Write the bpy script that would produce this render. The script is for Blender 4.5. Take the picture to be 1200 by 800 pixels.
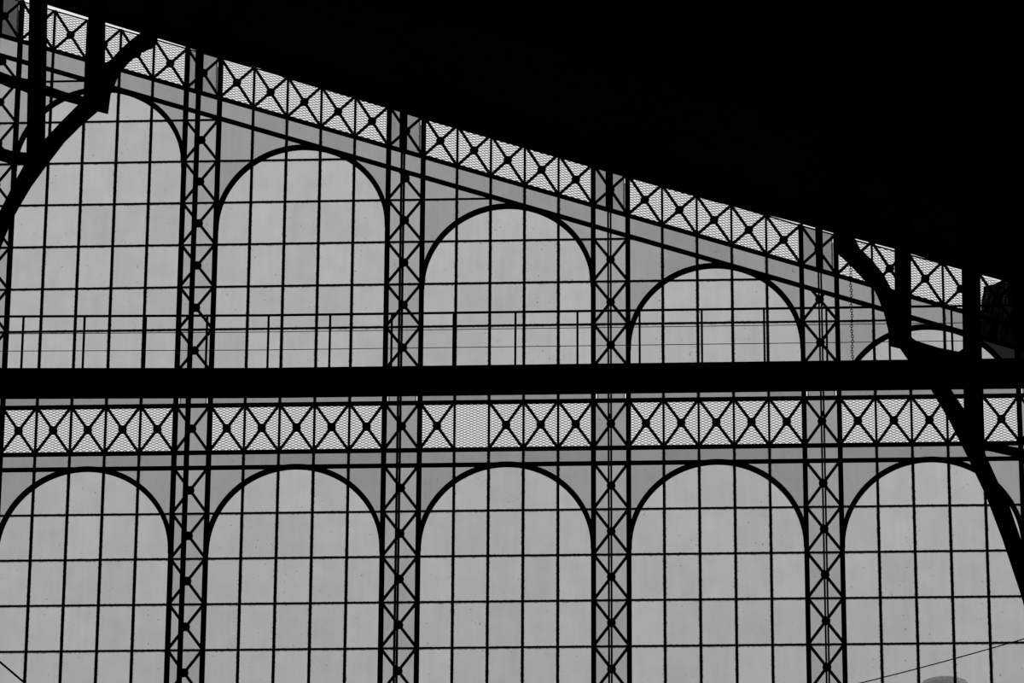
import bpy, math, random
from mathutils import Matrix, Vector

for o in list(bpy.data.objects):
    bpy.data.objects.remove(o)
scene = bpy.context.scene
col = scene.collection
random.seed(7)

# ------------------------------------------------------------------ camera
cam_data = bpy.data.cameras.new('camera')
cam = bpy.data.objects.new('camera', cam_data)
col.objects.link(cam)
YAW, PITCH, ROLL = -0.056789, 0.338547, 0.005784
fwd = Vector((math.sin(YAW) * math.cos(PITCH), math.cos(YAW) * math.cos(PITCH), math.sin(PITCH)))
right = Vector((math.cos(YAW), -math.sin(YAW), 0))
up = right.cross(fwd)
r2 = right * math.cos(ROLL) + up * math.sin(ROLL)
u2 = up * math.cos(ROLL) - right * math.sin(ROLL)
m = Matrix((r2, u2, -fwd)).transposed().to_4x4()
m.translation = Vector((9.6449, -67.7925, -24.2030))
cam.matrix_world = m
cam_data.sensor_width = 36
cam_data.lens = 4900 / 1200 * 36
cam_data.clip_end = 400
scene.camera = cam

# ------------------------------------------------------------------ sky: plain overcast, brighter towards the zenith
world = bpy.data.worlds.new('overcast_sky')
scene.world = world
world.use_nodes = True
wn = world.node_tree
wn.nodes.clear()
tc = wn.nodes.new('ShaderNodeTexCoord')
sp = wn.nodes.new('ShaderNodeSeparateXYZ')
mr = wn.nodes.new('ShaderNodeMapRange')
mr.inputs['From Min'].default_value = 0
mr.inputs['From Max'].default_value = 1
mr.inputs['To Min'].default_value = 0.455
mr.inputs['To Max'].default_value = 1.365
bg = wn.nodes.new('ShaderNodeBackground')
bg.inputs['Color'].default_value = (1, 1, 1, 1)
wo = wn.nodes.new('ShaderNodeOutputWorld')
wn.links.new(tc.outputs['Generated'], sp.inputs[0])
wn.links.new(sp.outputs['Z'], mr.inputs['Value'])
wn.links.new(mr.outputs['Result'], bg.inputs['Strength'])
wn.links.new(bg.outputs[0], wo.inputs[0])

vs = scene.view_settings
vs.view_transform = 'Standard'
vs.look = 'None'
vs.exposure = 0.0
vs.gamma = 1.0
vs.use_curve_mapping = False

# ------------------------------------------------------------------ materials
def node_mat(name):
    mt = bpy.data.materials.new(name)
    mt.use_nodes = True
    nt = mt.node_tree
    nt.nodes.clear()
    out = nt.nodes.new('ShaderNodeOutputMaterial')
    return mt, nt, out

def mat_solid(name, c0, c1, scale, rough=0.7, spec=0.15):
    mt, nt, out = node_mat(name)
    tcn = nt.nodes.new('ShaderNodeTexCoord')
    nz = nt.nodes.new('ShaderNodeTexNoise')
    nz.inputs['Scale'].default_value = scale
    nz.inputs['Detail'].default_value = 4
    rp = nt.nodes.new('ShaderNodeValToRGB')
    rp.color_ramp.elements[0].position = 0.35
    rp.color_ramp.elements[1].position = 0.7
    rp.color_ramp.elements[0].color = (c0, c0, c0, 1)
    rp.color_ramp.elements[1].color = (c1, c1, c1, 1)
    b = nt.nodes.new('ShaderNodeBsdfPrincipled')
    b.inputs['Roughness'].default_value = rough
    b.inputs['Specular IOR Level'].default_value = spec
    nt.links.new(tcn.outputs['Object'], nz.inputs['Vector'])
    nt.links.new(nz.outputs['Fac'], rp.inputs['Fac'])
    nt.links.new(rp.outputs['Color'], b.inputs['Base Color'])
    nt.links.new(b.outputs[0], out.inputs['Surface'])
    return mt

def mat_glass(name, tint, vary=0.05, grime=1.0):
    """old patent glazing: tinted see-through pane, faint vertical streaks, specks, ragged putty at the edges"""
    mt, nt, out = node_mat(name)
    N, L = nt.nodes.new, nt.links.new
    def math_(op, a, b=None, c=None):
        n = N('ShaderNodeMath'); n.operation = op
        for k, v in enumerate((a, b, c)):
            if v is None: continue
            if isinstance(v, (int, float)): n.inputs[k].default_value = v
            else: L(v, n.inputs[k])
        return n.outputs[0]
    tcn = N('ShaderNodeTexCoord'); info = N('ShaderNodeObjectInfo')
    sep = N('ShaderNodeSeparateXYZ'); L(tcn.outputs['Generated'], sep.inputs[0])
    off = math_('MULTIPLY', info.outputs['Random'], 90.0)
    comb = N('ShaderNodeCombineXYZ'); L(off, comb.inputs[0]); L(off, comb.inputs[1])
    add = N('ShaderNodeVectorMath'); add.operation = 'ADD'
    L(tcn.outputs['Object'], add.inputs[0]); L(comb.outputs[0], add.inputs[1])
    st = N('ShaderNodeVectorMath'); st.operation = 'MULTIPLY'
    L(add.outputs[0], st.inputs[0]); st.inputs[1].default_value = (9, 1, 0.9)
    def noise(vec, scale, detail):
        n = N('ShaderNodeTexNoise'); n.inputs['Scale'].default_value = scale; n.inputs['Detail'].default_value = detail
        L(vec, n.inputs['Vector']); return n.outputs['Fac']
    streak = noise(st.outputs[0], 1.0, 3)
    cloud = noise(add.outputs[0], 3.0, 3)
    ragged = noise(add.outputs[0], 26.0, 2)
    speck = noise(add.outputs[0], 19.0, 1)
    # base tint with a pane-to-pane difference
    v = math_('MULTIPLY_ADD', info.outputs['Random'], 2 * vary, 1 - vary)
    v = math_('MULTIPLY', v, math_('MULTIPLY_ADD', streak, 0.13, 0.935))
    v = math_('MULTIPLY', v, math_('MULTIPLY_ADD', cloud, 0.20, 0.90))
    # ragged putty along the edges (heavier along the head of the pane)
    x, z = sep.outputs['X'], sep.outputs['Z']
    dx = math_('MULTIPLY', math_('MINIMUM', x, math_('SUBTRACT', 1.0, x)), 0.60)
    dz = math_('MULTIPLY', math_('MINIMUM', math_('MULTIPLY_ADD', z, 1.0, 0.012), math_('SUBTRACT', 1.0, z)), 0.78)
    d = math_('MINIMUM', dx, dz)
    thr = math_('MULTIPLY_ADD', math_('MAXIMUM', math_('SUBTRACT', ragged, 0.45), 0.0), 0.050 * grime, 0.020)
    edge = math_('SMOOTH_MIN', math_('MAXIMUM', math_('MULTIPLY', math_('SUBTRACT', d, thr), 110.0), 0.0), 1.0, 0.1)
    v = math_('MULTIPLY', v, math_('MULTIPLY_ADD', edge, 0.75, 0.25))
    soft = math_('MINIMUM', math_('MULTIPLY_ADD', d, 5.0, 0.78), 1.0)
    v = math_('MULTIPLY', v, soft)
    sk = math_('GREATER_THAN', speck, 0.765)
    v = math_('MULTIPLY', v, math_('MULTIPLY_ADD', sk, -0.45, 1.0))
    v = math_('POWER', math_('MULTIPLY', v, tint), 0.5)      # light crosses both faces of the pane
    rgb = N('ShaderNodeCombineColor')
    for k in range(3): L(v, rgb.inputs[k])
    tr = N('ShaderNodeBsdfTransparent'); L(rgb.outputs[0], tr.inputs['Color'])
    gl = N('ShaderNodeBsdfGlossy'); gl.inputs['Roughness'].default_value = 0.25
    gl.inputs['Color'].default_value = (0.8, 0.8, 0.8, 1)
    mx = N('ShaderNodeMixShader'); mx.inputs[0].default_value = 0.03
    L(tr.outputs[0], mx.inputs[1]); L(gl.outputs[0], mx.inputs[2]); L(mx.outputs[0], out.inputs['Surface'])
    return mt

IRON = mat_solid('black_painted_iron', 0.003, 0.007, 14, 0.95, 0.0)
WIRE = mat_solid('dull_wire', 0.02, 0.04, 30)
MESHM = mat_solid('expanded_metal', 0.03, 0.06, 30)
TIMBER = mat_solid('dark_roof_boards', 0.006, 0.014, 3, 0.95, 0.03)  # near-black base tone for the roof boards
MASON = mat_solid('dark_masonry', 0.02, 0.04, 2, 0.95, 0.03)  # dark base tone for the hall walls
FLOORM = mat_solid('dark_paving', 0.03, 0.05, 1.5, 0.9, 0.05)
EARTH = mat_solid('outside_ballast', 0.06, 0.10, 1.0, 0.95, 0.05)
STACK = mat_solid('milky_plastic_stack', 0.80, 0.88, 4, 0.7, 0.2)
_n = STACK.node_tree
_t = _n.nodes.new('ShaderNodeBsdfTranslucent'); _t.inputs['Color'].default_value = (0.9, 0.9, 0.9, 1)
_m = _n.nodes.new('ShaderNodeMixShader'); _m.inputs[0].default_value = 0.55
_b = next(n for n in _n.nodes if n.type == 'BSDF_PRINCIPLED'); _o = next(n for n in _n.nodes if n.type == 'OUTPUT_MATERIAL')
_n.links.new(_b.outputs[0], _m.inputs[1]); _n.links.new(_t.outputs[0], _m.inputs[2]); _n.links.new(_m.outputs[0], _o.inputs['Surface'])
G_CLEAR = mat_glass('glass_clear', 0.567)
G_SPAN = mat_glass('glass_spandrel', 0.395, 0.07)
G_COL = mat_glass('glass_column', 0.445, 0.06)
G_STRIP = mat_glass('glass_strip', 0.345, 0.08)
G_TOP = mat_glass('glass_column_head', 0.30, 0.05)
G_DARK = mat_glass('glass_dark', 0.024, 0.2)  # very dark tint for the last spandrel panes at right
G_BLACK = mat_glass('glass_near_black', 0.004, 0.2)  # near-black tint for upper panes of the far-right column
G_SLOPE = mat_glass('glass_sloping_strip', 0.375, 0.08)
G_BAND = mat_glass('glass_column_band', 0.41, 0.06)
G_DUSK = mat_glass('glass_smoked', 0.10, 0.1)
# ------------------------------------------------------------------ mesh helpers
def link(o, name, mat=None, parent=None):
    col.objects.link(o)
    if parent: o.parent = parent
    return o

def mesh_from(name, verts, faces, mat):
    me = bpy.data.meshes.new(name)
    me.from_pydata(verts, [], faces)
    me.update()
    if mat: me.materials.append(mat)
    return me

def prism_mesh(name, poly, y0, y1, mat):
    """closed x-z polygon extruded along y"""
    n = len(poly)
    a = sum(poly[k][0] * poly[(k + 1) % n][1] - poly[(k + 1) % n][0] * poly[k][1] for k in range(n))
    if a < 0: poly = poly[::-1]
    v = [(x, y0, z) for x, z in poly] + [(x, y1, z) for x, z in poly]
    f = [tuple(range(n)), tuple(range(2 * n - 1, n - 1, -1))]
    for k in range(n):
        j = (k + 1) % n
        f.append((k, k + n, j + n, j))
    return mesh_from(name, v, f, mat)

def root_off(parent):
    return Vector(parent.location) if parent else Vector((0, 0, 0))

def prism(name, poly, y0, y1, mat, parent=None):
    """prism given in world coordinates, stored about its own centre"""
    cx = sum(p[0] for p in poly) / len(poly); cz = sum(p[1] for p in poly) / len(poly); cy = (y0 + y1) / 2
    me = prism_mesh(name, [(x - cx, z - cz) for x, z in poly], y0 - cy, y1 - cy, mat)
    o = bpy.data.objects.new(name, me)
    o.location = Vector((cx, cy, cz)) - (world_loc(parent) if parent else Vector())
    return link(o, name, mat, parent)

def world_loc(o):
    v = Vector()
    while o:
        v += Vector(o.location); o = o.parent
    return v

BOXES = {}
def box(name, x0, x1, y0, y1, z0, z1, mat, parent=None):
    key = (name, round(x1 - x0, 4), round(y1 - y0, 4), round(z1 - z0, 4), mat.name)
    me = BOXES.get(key)
    if not me:
        w, d, h = (x1 - x0) / 2, (y1 - y0) / 2, (z1 - z0) / 2
        me = BOXES[key] = prism_mesh(name, [(-w, -h), (w, -h), (w, h), (-w, h)], -d, d, mat)
    o = bpy.data.objects.new(name, me)
    o.location = Vector(((x0 + x1) / 2, (y0 + y1) / 2, (z0 + z1) / 2)) - (world_loc(parent) if parent else Vector())
    return link(o, name, mat, parent)

def bar(name, p, q, w, y0, y1, mat, parent=None):
    """flat bar between two x-z points"""
    key = (name, round(q[0] - p[0], 4), round(q[1] - p[1], 4), w, round(y1 - y0, 4), mat.name)
    me = BOXES.get(key)
    dx, dz = q[0] - p[0], q[1] - p[1]
    if not me:
        l = math.hypot(dx, dz); nx, nz = -dz / l * w / 2, dx / l * w / 2
        hx, hz = dx / 2, dz / 2; d = (y1 - y0) / 2
        me = BOXES[key] = prism_mesh(name, [(-hx + nx, -hz + nz), (-hx - nx, -hz - nz), (hx - nx, hz - nz), (hx + nx, hz + nz)], -d, d, mat)
    o = bpy.data.objects.new(name, me)
    o.location = Vector(((p[0] + q[0]) / 2, (y0 + y1) / 2, (p[1] + q[1]) / 2)) - (world_loc(parent) if parent else Vector())
    return link(o, name, mat, parent)

def disc(name, c, r, y0, y1, mat, parent):
    key = (name, r, y1 - y0)
    me = BOXES.get(key)
    if not me:
        d = (y1 - y0) / 2; n = 12; v = []; f = []
        for (yy, rr) in ((-d, r * 0.72), (-d * 0.3, r), (d, r)):
            v += [(rr * math.cos(2 * math.pi * k / n), yy, rr * math.sin(2 * math.pi * k / n)) for k in range(n)]
        f.append(tuple(range(n))); f.append(tuple(range(3 * n - 1, 2 * n - 1, -1)))
        for s in range(2):
            for k in range(n):
                j = (k + 1) % n
                f.append((s * n + k, (s + 1) * n + k, (s + 1) * n + j, s * n + j))
        me = BOXES[key] = mesh_from(name, v, f, mat)
    o = bpy.data.objects.new(name, me)
    o.location = Vector((c[0], (y0 + y1) / 2, c[1])) - world_loc(parent)
    return link(o, name, mat, parent)

def tube(name, pts, r, mat, parent=None, n=8, origin=None):
    """round bar through 3-D points"""
    org = Vector(origin) if origin else Vector(pts[0])
    v, f = [], []
    P = [Vector(p) for p in pts]
    for k, p in enumerate(P):
        t = (P[min(k + 1, len(P) - 1)] - P[max(k - 1, 0)]).normalized()
        a = t.cross(Vector((0, 0, 1)))
        if a.length < 0.1: a = t.cross(Vector((0, 1, 0)))
        a.normalize(); b = t.cross(a)
        for q in range(n):
            w = 2 * math.pi * q / n
            v.append(tuple(p - org + a * r * math.cos(w) + b * r * math.sin(w)))
    for k in range(len(P) - 1):
        for q in range(n):
            j = (q + 1) % n
            f.append((k * n + q, k * n + j, (k + 1) * n + j, (k + 1) * n + q))
    f.append(tuple(range(n - 1, -1, -1))); f.append(tuple(range((len(P) - 1) * n, len(P) * n)))
    o = bpy.data.objects.new(name, mesh_from(name, v, f, mat))
    o.location = org - (world_loc(parent) if parent else Vector())
    return link(o, name, mat, parent)

def thing(name, loc, label=None, cat=None, group=None, kind=None):
    o = bpy.data.objects.new(name, None)
    o.empty_display_size = 0.2
    o.location = loc
    col.objects.link(o)
    return tag(o, label, cat, group, kind)

def tag(o, label=None, cat=None, group=None, kind=None):
    if label: o['label'] = label
    if cat: o['category'] = cat
    if group: o['group'] = group
    if kind: o['kind'] = kind
    return o

# ------------------------------------------------------------------ measures of the gable (wall plane y = 0, x along it, metres)
U = 0.6                                      # one pane
OFFS = [(-9, 0.0), (-1, 0.0), (0, 0.004), (1, 0.0), (6, 0.007), (7, 0.016), (8, 0.013), (9, 0.003), (10, -0.004), (11, -0.012), (12, -0.008), (13, -0.009),
        (18, -0.014), (19, -0.015), (20, 0.002), (21, 0.006), (22, 0.009), (23, 0.012), (24, 0.036), (40, 0.036)]
def gx(i):                                   # x of grid line i: the bays were not set out perfectly evenly
    for (a, u), (b, v) in zip(OFFS, OFFS[1:]):
        if a <= i <= b: return i * U + u + (v - u) * (i - a) / (b - a)
HU = 0.7834                                  # row height above the walkway; rows at k*HU
L0, HL = -5.7326, 0.8011                     # rows of the lower windows
SL = -0.3235                                 # fall of the roof
def lowrail(x): return 4.139 + SL * x
def uprail(x): return 4.520 + SL * x
def toprail(x):                              # the head of the sloping frieze is not quite true to the roof
    off = [(-9, 0.0), (7.6, 0.0), (8.8, -0.032), (11.3, -0.032), (12.0, 0.035), (20, 0.035)]
    for (xa, a), (xb, b) in zip(off, off[1:]):
        if xa <= x <= xb: return 5.283 + SL * x + a + (b - a) * (x - xa) / (xb - xa)
ZT, ZB, ZL = -1.390, -2.240, -2.513          # rails of the lower frieze
ZSILL = L0 - 2 * HL
ZFLOOR = -25.9
COLS = (-6, 0, 6, 12, 18, 24)                # left rail of each lattice column
BAYS = (-5, 1, 7, 13, 19)                    # first line of each bay
XL, XR = -6 * U, gx(25)
HALLX0, HALLX1, HALLY = -9.0, 20.0, -76.0
def roof_z(x): return 5.40 + SL * x

# ------------------------------------------------------------------ setting
def structure(o, label, cat): return tag(o, label, cat, kind='structure')
structure(box('floor', HALLX0, HALLX1, HALLY, 0.3, ZFLOOR - 0.3, ZFLOOR, FLOORM), 'dark paved floor of the hall, far below the frame', 'floor')
structure(box('ground', -60, 80, 0.3, 90, ZFLOOR - 0.3, ZFLOOR - 0.02, EARTH), 'dark ballast ground outside behind the glazed gable', 'ground')
structure(prism('roof', [(HALLX0, roof_z(HALLX0)), (HALLX1, roof_z(HALLX1)), (HALLX1, roof_z(HALLX1) + 0.4), (HALLX0, roof_z(HALLX0) + 0.4)], HALLY, 0.02, TIMBER),
          'black sloping roof underside filling the top right of the picture', 'roof')
roof = bpy.data.objects['roof']
for k in range(12):                          # rafters under the boards, following the slope
    y = -5.0 - 6 * k
    prism('rafter', [(HALLX0, roof_z(HALLX0) - 0.28), (HALLX1, roof_z(HALLX1) - 0.28), (HALLX1, roof_z(HALLX1) + 0.02), (HALLX0, roof_z(HALLX0) + 0.02)], y - 0.1, y + 0.1, TIMBER, roof)
# the edge board at the gable hangs a little unevenly, leaving slits of sky in places
EDGE = [(-9, 8.26), (-4.2, 6.71), (-2.52, 6.155), (-1.78, 5.895), (-1.49, 5.80), (-0.88, 5.592), (-0.11, 5.330), (0.46, 5.118), (1.3, 4.862), (1.75, 4.67),
        (3.74, 4.005), (4.07, 3.885), (7.71, 2.706), (9.3, 2.205), (9.64, 2.112), (10.74, 1.795), (11.25, 1.625), (11.72, 1.487), (12.42, 1.277), (13.54, 0.892), (14.5, 0.59), (20, -1.17)]
structure(prism('trim_1', EDGE + [(20, roof_z(20) + 0.05), (-9, roof_z(-9) + 0.05)], -0.10, -0.05, TIMBER), 'black edge board of the roof along the sloping frieze', 'trim')
structure(box('wall_back', HALLX0, HALLX1, 0.0, 0.3, ZFLOOR, ZSILL - 0.05, MASON), 'dark masonry below the arched windows', 'wall')
wb = bpy.data.objects['wall_back']
prism('side_masonry', [(HALLX0, ZSILL - 0.05), (XL - 0.06, ZSILL - 0.05), (XL - 0.06, roof_z(XL)), (HALLX0, roof_z(HALLX0))], 0.0, 0.3, MASON, wb)
prism('side_masonry', [(XR + 0.06, ZSILL - 0.05), (HALLX1, ZSILL - 0.05), (HALLX1, roof_z(HALLX1)), (XR + 0.06, roof_z(XR))], 0.0, 0.3, MASON, wb)
structure(box('wall_left', HALLX0 - 0.3, HALLX0, HALLY, 0.3, ZFLOOR, roof_z(HALLX0) + 0.3, MASON), 'dark side wall of the hall on the left', 'wall')
structure(box('wall_right', HALLX1, HALLX1 + 0.3, HALLY, 0.3, ZFLOOR, roof_z(HALLX1) + 0.3, MASON), 'dark side wall of the hall on the right', 'wall')
structure(prism('wall_front', [(HALLX0, ZFLOOR), (HALLX1, ZFLOOR), (HALLX1, roof_z(HALLX1)), (HALLX0, roof_z(HALLX0))], HALLY - 0.3, HALLY, MASON), 'dark end wall of the hall behind the viewer', 'wall')

# ------------------------------------------------------------------ panes
PW = {}
def pane_rect(x0, x1, z0, z1, mat, parent):
    return box('pane', x0, x1, -0.004, 0.004, z0, z1, mat, parent)

def pane_between(x0, x1, lo, hi, mat, parent, n=14):
    """pane whose foot and head follow functions of x"""
    xs = [x0 + (x1 - x0) * k / n for k in range(n + 1)]
    run = []; best = []
    for x in xs:
        if hi(x) - lo(x) > 0.004: run.append(x)
        else:
            if len(run) > len(best): best = run
            run = []
    if len(run) > len(best): best = run
    if len(best) < 2: return None
    if max(hi(x) - lo(x) for x in best) < 0.05: return None
    poly = [(x, lo(x)) for x in best] + [(x, hi(x)) for x in reversed(best)]
    return prism('pane', poly, -0.004, 0.004, mat, parent)

def glaze_cell(x0, x1, z0, z1, circ, limit, parent, span_mat):
    """one grid cell: split where the arch crosses it"""
    ci = [circ(x) for x in (x0, (x0 + x1) / 2, x1)]
    lm = min(limit(x0), limit(x1))
    if min(ci) >= z1 and lm >= z1:
        pane_rect(x0, x1, z0, z1, G_CLEAR, parent); return
    if max(ci) <= z0 and lm >= z1:
        pane_rect(x0, x1, z0, z1, span_mat, parent); return
    pane_between(x0, x1, lambda x: z0, lambda x: min(z1, circ(x), limit(x)), G_CLEAR, parent)
    pane_between(x0, x1, lambda x: max(z0, circ(x)), lambda x: min(z1, limit(x)), span_mat, parent)

def arch_ring(cx, cz, r, t, zmin, parent):
    n = 48; a0 = -0.02
    s = max(-1.0, min(1.0, (zmin - cz) / r))
    if s > 0: a0 = math.asin(s)
    ang = [a0 + (math.pi - 2 * a0) * k / n for k in range(n + 1)]
    poly = [(cx + (r + t / 2) * math.cos(a), cz + (r + t / 2) * math.sin(a)) for a in ang]
    poly += [(cx + (r - t / 2) * math.cos(a), cz + (r - t / 2) * math.sin(a)) for a in reversed(ang)]
    prism('arch', poly, -0.045, 0.035, IRON, parent)

ORD = ('first', 'second', 'third', 'fourth', 'fifth', 'sixth')
MW, TW = 0.044, 0.024                        # mullion and transom widths

for b, i0 in enumerate(BAYS):
    xa, xb = gx(i0), gx(i0 + 5)
    xc = (xa + xb) / 2
    RA = (xb - xa) / 2 - 0.007
    # ---- upper arched window under the sloping frieze
    w = thing('window_%d' % (b + 1), (xc, 0, ZT), '%s arched glazed window from the left in the upper row above the walkway' % ORD[b], 'window', None, 'structure')
    cz = lowrail(xc) - 0.092 - RA
    circ = lambda x: cz + math.sqrt(max(0.0, RA * RA - (x - xc) ** 2))
    arch_ring(xc, cz, RA, 0.082, -1.2, w)
    rows = [ZT, -HU] + [k * HU for k in range(0, 9)]
    for j in range(1, 5):
        x = gx(i0 + j)
        box('mullion', x - MW / 2, x + MW / 2, -0.03, 0.03, ZT, lowrail(x), IRON, w)
    for r in range(len(rows) - 1):
        z0, z1 = rows[r], rows[r + 1]
        if z0 > lowrail(xa): break
        if r > 0:
            xe = min(xb, (z0 - 4.139) / SL)
            if xe > xa + 0.05: box('transom', xa, xe, -0.02, 0.02, z0 - TW / 2, z0 + TW / 2, IRON, w)
        for j in range(5):
            x0, x1 = gx(i0 + j), gx(i0 + j + 1)
            if r == 0:
                pane_rect(x0, x1, z0, z1, G_STRIP, w); continue
            if lowrail(x0) < z0 + 0.02: continue
            sm = G_DARK if (b == 4 and j == 4) else (G_DUSK if (b == 4 and j == 3 and False) else G_SPAN)
            glaze_cell(x0, x1, z0, z1, circ, lowrail, w, sm)
for b, i0 in enumerate(BAYS):
    xa, xb = gx(i0), gx(i0 + 5)
    xc = (xa + xb) / 2
    RA = (xb - xa) / 2 - 0.007
    # ---- lower arched window below the level frieze
    w = thing('window_%d' % (b + 6), (xc, 0, ZSILL), '%s arched glazed window from the left in the lower row under the level mesh frieze' % ORD[b], 'window', None, 'structure')
    cz = ZL - RA
    circ = lambda x: cz + math.sqrt(max(0.0, RA * RA - (x - xc) ** 2))
    arch_ring(xc, cz, RA, 0.082, -99, w)
    rows = [L0 + k * HL for k in range(-2, 4)] + [ZL]
    for j in range(1, 5):
        x = gx(i0 + j)
        box('mullion', x - MW / 2, x + MW / 2, -0.03, 0.03, ZSILL, ZL, IRON, w)
    for r in range(len(rows) - 1):
        z0, z1 = rows[r], rows[r + 1]
        box('transom', xa, xb, -0.02, 0.02, z0 - TW / 2, z0 + TW / 2, IRON, w)
        for j in range(5):
            glaze_cell(gx(i0 + j), gx(i0 + j + 1), z0, z1, circ, lambda x: ZL, w, G_SPAN)
    box('sill', xa, xb, -0.08, 0.08, ZSILL - 0.08, ZSILL, IRON, w)

# ------------------------------------------------------------------ expanded-metal infill (one mesh, shared)
def expanded_metal(name, w, h, shear):
    cw, ch, sw, dp = 0.112, 0.047, 0.0078, 0.003
    v, f = [], []
    nk = int(w / (cw / 2)); nr = int(h / (ch / 2))
    ox = -w / 2; oz = -h / 2
    for r in range(nr + 1):
        for k in range(nk + 1):
            def pt(kk):
                x = ox + min(kk * cw / 2, w)
                z = oz + r * ch / 2 + (ch / 4 if (kk + r) % 2 else -ch / 4)
                return x, min(max(z, -h / 2), h / 2)
            (xa_, za_), (xb_, zb_) = pt(k), pt(k + 1)
            if xb_ - xa_ < 0.004: continue
            a = len(v)
            for (x, z) in ((xa_, za_), (xb_, zb_)):
                for dy, dz in ((-dp, -sw / 2), (-dp, sw / 2), (dp, sw / 2), (dp, -sw / 2)):
                    v.append((x, dy, z + dz + shear * x))
            for q in range(4):
                j = (q + 1) % 4
                f.append((a + q, a + j, a + 4 + j, a + 4 + q))
    return mesh_from(name, v, f, MESHM)

MP_LEVEL = expanded_metal('mesh_panel', U - 0.03, ZT - ZB - 0.05, 0)
MP_SLOPE = expanded_metal('mesh_panel', U - 0.03, 0.763 - 0.05, SL)
def mesh_panel(me, x, z, parent):
    o = bpy.data.objects.new('mesh_panel', me)
    o.location = Vector((x, 0.01, z)) - world_loc(parent)
    link(o, 'mesh_panel', None, parent)

DW = 0.051
def cross(x0, x1, a0, a1, c0, c1, parent, keep=None):
    """two diagonals (x0,a0)-(x1,c1) and (x0,c0)-(x1,a1) [a foot, c head] with a boss where they meet"""
    y0, y1 = -0.035, -0.02
    first = None
    for p, q in (((x0, a0), (x1, c1)), ((x0, c0), (x1, a1))):
        if keep:
            n = 60; pts = [(p[0] + (q[0] - p[0]) * k / n, p[1] + (q[1] - p[1]) * k / n) for k in range(n + 1)]
            pts = [t for t in pts if t[1] < keep(t[0])]
            if len(pts) < 8: continue
            p, q = pts[0], pts[-1]
        o = bar('diagonal_bar', p, q, DW, y0, y1, IRON, parent)
        first = first or o
    c = ((x0 + x1) / 2, (a0 + a1 + c0 + c1) / 4)
    disc('boss', c, 0.077, -0.055, -0.015, IRON, first)

RT, RD = 0.062, 0.036                        # rail height and half depth (their underside shows too)
for b, i0 in enumerate(BAYS):
    xa, xb = gx(i0), gx(i0 + 5)
    xc = (xa + xb) / 2
    RA = (xb - xa) / 2 - 0.007
    # ---- level frieze
    fz = thing('mesh_frieze', (xc, 0, ZL),
               ['level mesh frieze of crossed bars at the left edge under the walkway', 'level mesh frieze of crossed bars, second from the left under the walkway',
                'level mesh frieze under the walkway with one panel lacking its crossed bars', 'level mesh frieze of crossed bars, fourth from the left under the walkway',
                'level mesh frieze of crossed bars at the right edge, partly behind the curved truss rib'][b], 'frieze', 'level mesh friezes under the walkway')
    for z in (ZT, ZB, ZL):
        box('rail', xa, xb, -RD, RD, z - RT / 2, z + RT / 2, IRON, fz)
    for j in range(1, 5):
        x = gx(i0 + j)
        box('upright', x - 0.02, x + 0.02, -0.03, 0.03, ZL, ZT, IRON, fz)
    for j in range(5):
        x0, x1 = gx(i0 + j), gx(i0 + j + 1)
        mesh_panel(MP_LEVEL, (x0 + x1) / 2, (ZT + ZB) / 2, fz)
        pane_rect(x0, x1, ZL, ZB, G_STRIP, fz)
        if not (b == 2 and j == 1):
            cross(x0, x1, ZB, ZB, ZT, ZT, fz)
    # ---- sloping frieze under the roof edge
    sf = thing('sloping_mesh_frieze', (xc, 0, lowrail(xc)),
               ['sloping mesh frieze at the top left behind the black truss posts', 'sloping mesh frieze along the roof edge above the second upper arched window',
                'sloping mesh frieze along the roof edge above the third upper arched window', 'sloping mesh frieze along the roof edge above the fourth upper arched window',
                'sloping mesh frieze at the right behind the curved bracket and hanging chain'][b], 'frieze', 'sloping mesh friezes along the roof edge')
    for fn, t in ((lowrail, 0.068), (uprail, 0.062), (toprail, 0.022)):
        bar('rail', (xa, fn(xa)), (xb, fn(xb)), t, -RD if t > 0.03 else -0.01, RD if t > 0.03 else 0.01, IRON, sf)
    for j in range(1, 5):
        x = gx(i0 + j)
        box('upright', x - 0.02, x + 0.02, -0.03, 0.03, lowrail(x), toprail(x), IRON, sf)
    for j in range(5):
        x0, x1 = gx(i0 + j), gx(i0 + j + 1)
        xm = (x0 + x1) / 2
        mesh_panel(MP_SLOPE, xm, (uprail(xm) + toprail(xm)) / 2, sf)
        pane_between(x0, x1, lowrail, uprail, G_SLOPE, sf, 2)
        cross(x0, x1, uprail(x0), uprail(x1), toprail(x0), toprail(x1), sf)

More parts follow.
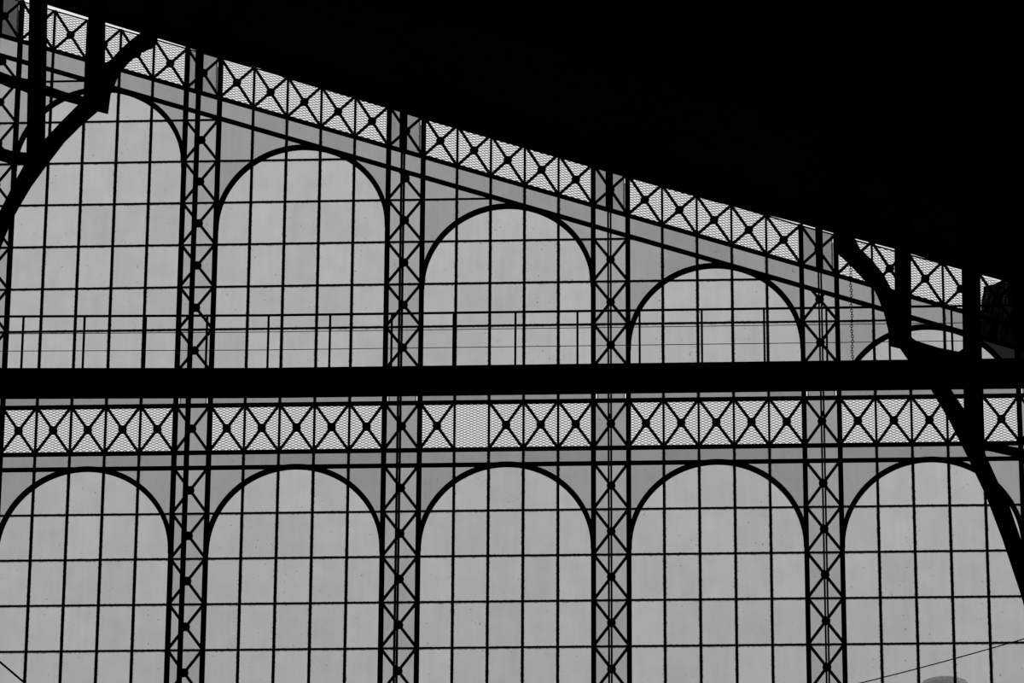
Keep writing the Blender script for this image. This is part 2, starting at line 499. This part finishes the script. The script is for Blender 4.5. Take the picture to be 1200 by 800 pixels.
# ------------------------------------------------------------------ lattice columns between the windows
CW = 0.084
clabels = ['lattice iron column at the far left edge, crossed by the curved truss rib',
           'lattice iron column between the first and second arched windows from the left',
           'lattice iron column between the second and third arched windows from the left',
           'lattice iron column between the third and fourth arched windows from the left',
           'lattice iron column between the fourth and fifth arched windows, left of the chain',
           'lattice iron column at the far right edge, mostly outside the picture']
for c, i0 in enumerate(COLS):
    x0, x1 = gx(i0), gx(i0 + 1)
    xm = (x0 + x1) / 2
    t = thing('lattice_column', (xm, 0, ZSILL), clabels[c], 'column', 'lattice columns between the windows')
    for x in (x0, x1):
        box('rail', x - CW / 2, x + CW / 2, -0.045, 0.045, ZSILL, toprail(x) + 0.02, IRON, t)
    rows = [L0 + k * HL for k in range(-2, 4)] + [ZL]
    for r in range(len(rows) - 1):
        if r: box('transom', x0, x1, -0.02, 0.02, rows[r] - TW / 2, rows[r] + TW / 2, IRON, t)
        pane_rect(x0, x1, rows[r], rows[r + 1], G_COL, t)
        cross(x0, x1, rows[r], rows[r], rows[r + 1], rows[r + 1], t)
    for z in (ZT, ZB, ZL):
        box('cross_rail', x0, x1, -RD, RD, z - RT / 2, z + RT / 2, IRON, t)
    pane_rect(x0, x1, ZL, ZB, G_STRIP, t)
    pane_rect(x0, x1, ZB, ZT, G_BAND, t)
    cross(x0, x1, ZB, ZB, ZT, ZT, t)
    pane_rect(x0 + 0.062, x1 - 0.062, ZT, -HU, G_STRIP, t)     # ill-fitting pane: slits of sky at both sides
    k = -1
    while k * HU < lowrail(x0):
        z0, z1 = k * HU, (k + 1) * HU
        if lowrail(x0) > z0 + 0.02:
            xe = min(x1, (z0 - 4.139) / SL)
            if xe > x0 + 0.1: box('transom', x0, xe, -0.02, 0.02, z0 - TW / 2, z0 + TW / 2, IRON, t)
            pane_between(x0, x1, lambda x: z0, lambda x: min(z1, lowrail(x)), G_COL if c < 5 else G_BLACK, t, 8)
            if (z0 + z1) / 2 < lowrail(xm) - 0.06:
                cross(x0, x1, z0, z0, z1, z1, t, lowrail)
        k += 1
    for fn in (lowrail, uprail):
        bar('cross_rail', (x0, fn(x0)), (x1, fn(x1)), 0.065, -RD, RD, IRON, t)
    bar('cross_rail', (x0, toprail(x0)), (x1, toprail(x1)), 0.022, -0.01, 0.01, IRON, t)
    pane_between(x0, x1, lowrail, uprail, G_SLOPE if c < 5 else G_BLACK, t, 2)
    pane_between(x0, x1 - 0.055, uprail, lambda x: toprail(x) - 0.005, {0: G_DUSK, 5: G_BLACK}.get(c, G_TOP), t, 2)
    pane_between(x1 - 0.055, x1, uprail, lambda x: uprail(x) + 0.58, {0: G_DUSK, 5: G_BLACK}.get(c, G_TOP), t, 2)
    cross(x0, x1, uprail(x0), uprail(x1), toprail(x0), toprail(x1), t)
    # the strut standing off the wall in front of the lattice: two flats, a stouter shoe up under the roof
    zu = uprail(xm) - 0.20
    for s in (-1, 1):
        box('front_strut', xm + s * 0.022 - 0.014, xm + s * 0.022 + 0.014, -0.68, -0.52, ZSILL, zu + 0.1, IRON, t)
    box('strut_shoe', xm - 0.062, xm + 0.062, -0.69, -0.51, zu, roof_z(xm) + 0.02, IRON, t)
    for z in (ZSILL + 0.05, -1.9):
        box('spacer', xm - 0.014, xm + 0.014, -0.66, -0.54, z, z + 0.06, IRON, t)
    box('foot_bracket', xm - 0.04, xm + 0.04, -0.68, -0.03, ZSILL - 0.05, ZSILL + 0.02, IRON, t)

# ------------------------------------------------------------------ walkway across the gable
def sag(x):                                  # the left end lifts a little
    if x > 1.5: return 0.0
    return 0.058 * min(1.3, (1.5 - x) / 4.4)
WX0, WX1 = -4.1, 15.4
WY = -0.90
wk = thing('walkway', ((WX0 + WX1) / 2, -0.05, -1.26), 'black iron walkway with a slender railing, running level across the whole gable', 'walkway')
xs = [WX0 + (WX1 - WX0) * k / 24 for k in range(25)]
prism('deck', [(x, -1.285 + sag(x) * 0.7) for x in xs] + [(x, -1.10 + sag(x)) for x in reversed(xs)], WY + 0.04, -0.05, IRON, wk)
prism('edge_beam', [(x, -1.285 + sag(x) * 0.7) for x in xs] + [(x, -1.034 + sag(x)) for x in reversed(xs)], WY - 0.02, WY + 0.05, IRON, wk)
tube('handrail', [(x, WY, -0.080 + sag(x) * 0.75) for x in xs], 0.0225, IRON, wk)
tube('wire', [(x, WY, -0.382 + sag(x) * 0.5) for x in xs], 0.0065, WIRE, wk, 6)
tube('wire', [(x, WY, -0.706 + sag(x) * 0.7) for x in xs], 0.0065, WIRE, wk, 6)
for k in range(-4, 15):
    x = 0.622 + 1.0555 * (k - 0)
    if WX0 < x < WX1:
        p = box('railing_post', x - 0.018, x + 0.018, WY - 0.018, WY + 0.018, -1.10, -0.08, IRON, wk)
        p.location.z += sag(x)

# ------------------------------------------------------------------ black roof trusses standing in front of the gable
TY0, TY1 = -3.07, -2.93
def truss_part(name, poly, parent, y0=TY0, y1=TY1): return prism(name, poly, y0, y1, IRON, parent)
tr = thing('arched_truss', (14.71, -3, ZFLOOR), 'black arched truss end at the right with curved rib, posts and bracket', 'truss', 'arched trusses in front of the gable')
truss_part('rib', [(12.158, -1.498), (12.323, -1.544), (12.444, -1.738), (12.798, -2.243), (13.093, -2.804), (13.345, -3.375), (13.632, -4.058), (13.875, -4.794), (14.131, -5.694), (14.361, -6.656), (14.554, -7.636), (14.63, -8.4),
                   (14.95, -8.4), (14.863, -7.639), (14.658, -6.659), (14.436, -5.697), (14.179, -4.897), (13.99, -4.235), (13.811, -3.829), (13.687, -3.51), (13.319, -2.631), (13.095, -2.247), (12.885, -1.862), (12.508, -1.414), (12.25, -1.143)], tr)
box('column', 14.63, 14.95, -3.16, -2.84, ZFLOOR, -8.35, IRON, tr)
truss_part('bracket', [(11.30, 0.8), (11.305, 0.15), (11.355, 0.11), (11.533, -0.073), (11.779, -0.361), (11.916, -0.498), (11.996, -0.693), (12.074, -0.932), (12.136, -1.231), (12.158, -1.498), (12.30, -1.53),
                       (12.383, -0.848), (12.263, -0.622), (12.195, -0.532), (12.075, -0.276), (11.899, -0.033), (11.707, 0.165), (11.627, 0.347), (11.605, 0.8), (11.6, roof_z(11.6)), (11.30, roof_z(11.30))], tr, -3.06, -2.94)
truss_part('post', [(12.298, roof_z(12.3)), (12.566, roof_z(12.566)), (12.505, -1.60), (12.241, -1.514)], tr, -3.08, -2.92)
truss_part('post', [(13.385, roof_z(13.385)), (13.680, roof_z(13.68)), (13.620, -3.30), (13.324, -2.95)], tr, -3.08, -2.92)
truss_part('chord', [(12.453, -1.300), (12.530, -1.405), (12.60, -1.455), (12.948, -1.572), (13.27, -1.645), (13.335, -1.60), (13.499, -1.68), (13.493, -1.929), (12.942, -1.804), (12.444, -1.738)], tr, -3.05, -2.95)
truss_part('chord', [(13.50, -3.150), (13.66, -3.190), (14.234, -3.318), (14.75, -3.44), (14.75, -3.60), (14.228, -3.455), (13.724, -3.330), (13.50, -3.30)], tr, -3.05, -2.95)
truss_part('post', [(14.46, roof_z(14.46)), (14.75, roof_z(14.75)), (14.75, -5.9), (14.44, -5.6)], tr, -3.08, -2.92)

tl = thing('arched_truss', (-3.6, -3, ZFLOOR), 'black arched truss end at the top left with curved rib, posts and bracket', 'truss', 'arched trusses in front of the gable')
truss_part('rib', [(-0.897, 2.834), (-1.073, 2.884), (-1.339, 2.639), (-1.617, 2.334), (-1.889, 1.936), (-2.147, 1.539), (-2.319, 1.204), (-2.438, 0.961), (-2.546, 0.657), (-2.690, 0.202), (-2.863, -0.402), (-3.02, -1.2), (-3.14, -2.0), (-3.2, -2.8),
                   (-3.50, -2.8), (-3.44, -2.0), (-3.31, -1.1), (-3.149, -0.398), (-2.901, 0.403), (-2.643, 1.040), (-2.428, 1.544), (-2.250, 1.911), (-1.949, 2.324), (-1.646, 2.684), (-1.396, 2.958), (-1.144, 3.213), (-0.867, 3.177)], tl)
box('column', -3.50, -3.20, -3.16, -2.84, ZFLOOR, -2.75, IRON, tl)
truss_part('bracket', [(-0.897, 2.834), (-0.867, 3.177), (-0.827, 3.285), (-0.735, 3.550), (-0.583, 3.759), (-0.414, 3.921), (-0.156, 4.042), (-0.115, 4.10), (-0.085, 4.3), (-0.085, roof_z(-0.085)), (-0.36, roof_z(-0.36)), (-0.36, 4.30),
                       (-0.397, 4.251), (-0.524, 4.151), (-0.707, 3.973), (-0.875, 3.772), (-0.989, 3.711), (-1.239, 3.418), (-1.224, 3.027)], tl, -3.06, -2.94)
truss_part('post', [(-2.340, roof_z(-2.34)), (-2.047, roof_z(-2.047)), (-1.947, 2.262), (-2.229, 1.926)], tl, -3.08, -2.92)
truss_part('post', [(-1.306, roof_z(-1.306)), (-1.044, roof_z(-1.044)), (-0.969, 3.178), (-1.254, 3.058)], tl, -3.08, -2.92)
truss_part('chord', [(-3.355, 3.785), (-2.763, 3.607), (-2.54, 3.513), (-2.253, 3.451), (-1.964, 3.337), (-1.624, 3.205), (-1.197, 3.089), (-1.191, 2.943), (-1.397, 3.001), (-1.956, 3.174), (-2.200, 3.16), (-2.264, 3.227), (-2.442, 3.308), (-2.604, 3.342), (-2.753, 3.415), (-3.346, 3.606)], tl, -3.05, -2.95)
truss_part('chord', [(-3.35, 2.44), (-2.698, 2.218), (-2.456, 2.140), (-2.2, 2.110), (-2.191, 1.905), (-2.511, 1.945), (-2.688, 2.008), (-3.35, 2.22)], tl, -3.05, -2.95)
truss_part('post', [(-3.46, roof_z(-3.46)), (-3.18, roof_z(-3.18)), (-3.14, -0.5), (-3.40, -1.2)], tl, -3.08, -2.92)

# ------------------------------------------------------------------ hanging chain
def chain(name, x, y, ztop, zbot):
    v, f = [], []
    pitch, hl, hw, r = 0.046, 0.030, 0.019, 0.0068
    n, s = 12, 5
    z = ztop - hl; k = 0
    while z > zbot + hl * 0.5:
        a = len(v)
        dx = 0.006 * math.sin(k * 0.7)
        for q in range(n):
            w = 2 * math.pi * q / n
            c = Vector((hw * math.cos(w), 0, hl * math.sin(w)))
            nrm = Vector((math.cos(w), 0, math.sin(w)))
            for e in range(s):
                g = 2 * math.pi * e / s
                p = c + nrm * r * math.cos(g) + Vector((0, 1, 0)) * r * math.sin(g)
                if k % 2: p = Vector((-p.y, p.x, p.z))
                v.append((p.x + dx, p.y, p.z + z - ztop))
        for q in range(n):
            for e in range(s):
                f.append((a + q * s + e, a + q * s + (e + 1) % s, a + ((q + 1) % n) * s + (e + 1) % s, a + ((q + 1) % n) * s + e))
        z -= pitch; k += 1
    o = bpy.data.objects.new(name, mesh_from(name, v, f, IRON))
    o.location = (x, y, ztop)
    return link(o, name)
tag(chain('hanging_chain', 11.612, -0.60, roof_z(11.612) + 0.01, -1.10), 'thin link chain hanging from the roof beside the curved bracket at right', 'chain')

# ------------------------------------------------------------------ cable, stay rod, sheet and stack
tag(tube('cable', [(11.40 + (14.40 - 11.40) * k / 10, -0.07, -6.497 + 0.083 + 0.267 * (11.40 + 3.0 * k / 10 - 11.651) - 0.02 * math.sin(math.pi * k / 10)) for k in range(11)], 0.010, WIRE),
    'thin slanting cable across the bottom right window', 'cable')
tag(tube('stay_rod', [(-3.0, -0.06, -5.775), (-1.8, -0.06, -6.79)], 0.018, IRON), 'short slanting iron rod at the bottom left corner', 'rod')

SHEET, nt, out = node_mat('dark_sheeting')
dfn = nt.nodes.new('ShaderNodeBsdfDiffuse'); tln = nt.nodes.new('ShaderNodeBsdfTranslucent'); mxn = nt.nodes.new('ShaderNodeMixShader')
nzn = nt.nodes.new('ShaderNodeTexNoise'); nzn.inputs['Scale'].default_value = 5
rpn = nt.nodes.new('ShaderNodeValToRGB')
rpn.color_ramp.elements[0].color = (0.04, 0.04, 0.04, 1); rpn.color_ramp.elements[1].color = (0.42, 0.42, 0.42, 1)
rpn.color_ramp.elements[0].position = 0.4; rpn.color_ramp.elements[1].position = 0.75
dfn.inputs['Color'].default_value = (0.01, 0.01, 0.01, 1)
mxn.inputs[0].default_value = 0.5
nt.links.new(nzn.outputs['Fac'], rpn.inputs['Fac']); nt.links.new(rpn.outputs['Color'], tln.inputs['Color'])
nt.links.new(dfn.outputs[0], mxn.inputs[1]); nt.links.new(tln.outputs[0], mxn.inputs[2]); nt.links.new(mxn.outputs[0], out.inputs['Surface'])
v, f = [], []
nx, nz = 24, 14
for side in (0, 1):
    for a in range(nx + 1):
        for c in range(nz + 1):
            s, q = a / nx, c / nz
            x = 13.907 + 0.008 * math.sin(q * 19) * (1 - s) - 0.14 * q * (1 - s) + s * 1.08
            ztop = 0.630 + 0.34 * (x - 13.90) + 0.012 * math.sin(s * 23)
            zbot = lowrail(x) + 0.02
            z = ztop + (zbot - ztop) * q
            y = 0.13 + 0.025 * math.sin(s * 17 + q * 2) + 0.006 * side
            v.append((x - 14.4, y - 0.13, z - 0.9))
def vid(sd, a, c): return sd * (nx + 1) * (nz + 1) + a * (nz + 1) + c
for a in range(nx):
    for c in range(nz):
        f.append((vid(0, a, c), vid(0, a, c + 1), vid(0, a + 1, c + 1), vid(0, a + 1, c)))
        f.append((vid(1, a, c), vid(1, a + 1, c), vid(1, a + 1, c + 1), vid(1, a, c + 1)))
for a in range(nx):
    f.append((vid(0, a, 0), vid(0, a + 1, 0), vid(1, a + 1, 0), vid(1, a, 0)))
    f.append((vid(0, a, nz), vid(1, a, nz), vid(1, a + 1, nz), vid(0, a + 1, nz)))
for c in range(nz):
    f.append((vid(0, 0, c), vid(1, 0, c), vid(1, 0, c + 1), vid(0, 0, c + 1)))
    f.append((vid(0, nx, c), vid(0, nx, c + 1), vid(1, nx, c + 1), vid(1, nx, c)))
so = bpy.data.objects.new('tarpaulin', mesh_from('tarpaulin', v, f, SHEET))
so.location = (14.4, 0.13, 0.9)
link(so, 'tarpaulin')
tag(so, 'dark ragged sheet covering the mesh at the far right under the roof', 'tarpaulin')

def stack():
    t = thing('vent_stack', (13.252, 4.4, ZFLOOR - 0.02), 'milky grey round-topped vent stack seen through the bottom right window', 'stack')
    n = 32; v, f = [], []
    prof = [(0.36, 0.0), (0.36, 19.75)]
    cap = [(0.36, 19.70), (0.428, 19.73), (0.428, 20.60), (0.40, 20.67), (0.31, 20.71), (0.15, 20.735), (0.0, 20.74)]
    for name, pr in (('pipe', prof), ('cap', cap)):
        v, f = [], []
        for r, z in pr:
            v += [(max(r, 0.002) * math.cos(2 * math.pi * k / n), max(r, 0.002) * math.sin(2 * math.pi * k / n), z) for k in range(n)]
        for s in range(len(pr) - 1):
            for k in range(n):
                j = (k + 1) % n
                f.append((s * n + k, s * n + j, (s + 1) * n + j, (s + 1) * n + k))
        f.append(tuple(range(n - 1, -1, -1))); f.append(tuple(range((len(pr) - 1) * n, len(pr) * n)))
        o = bpy.data.objects.new(name, mesh_from(name, v, f, STACK))
        link(o, name, None, t)
stack()
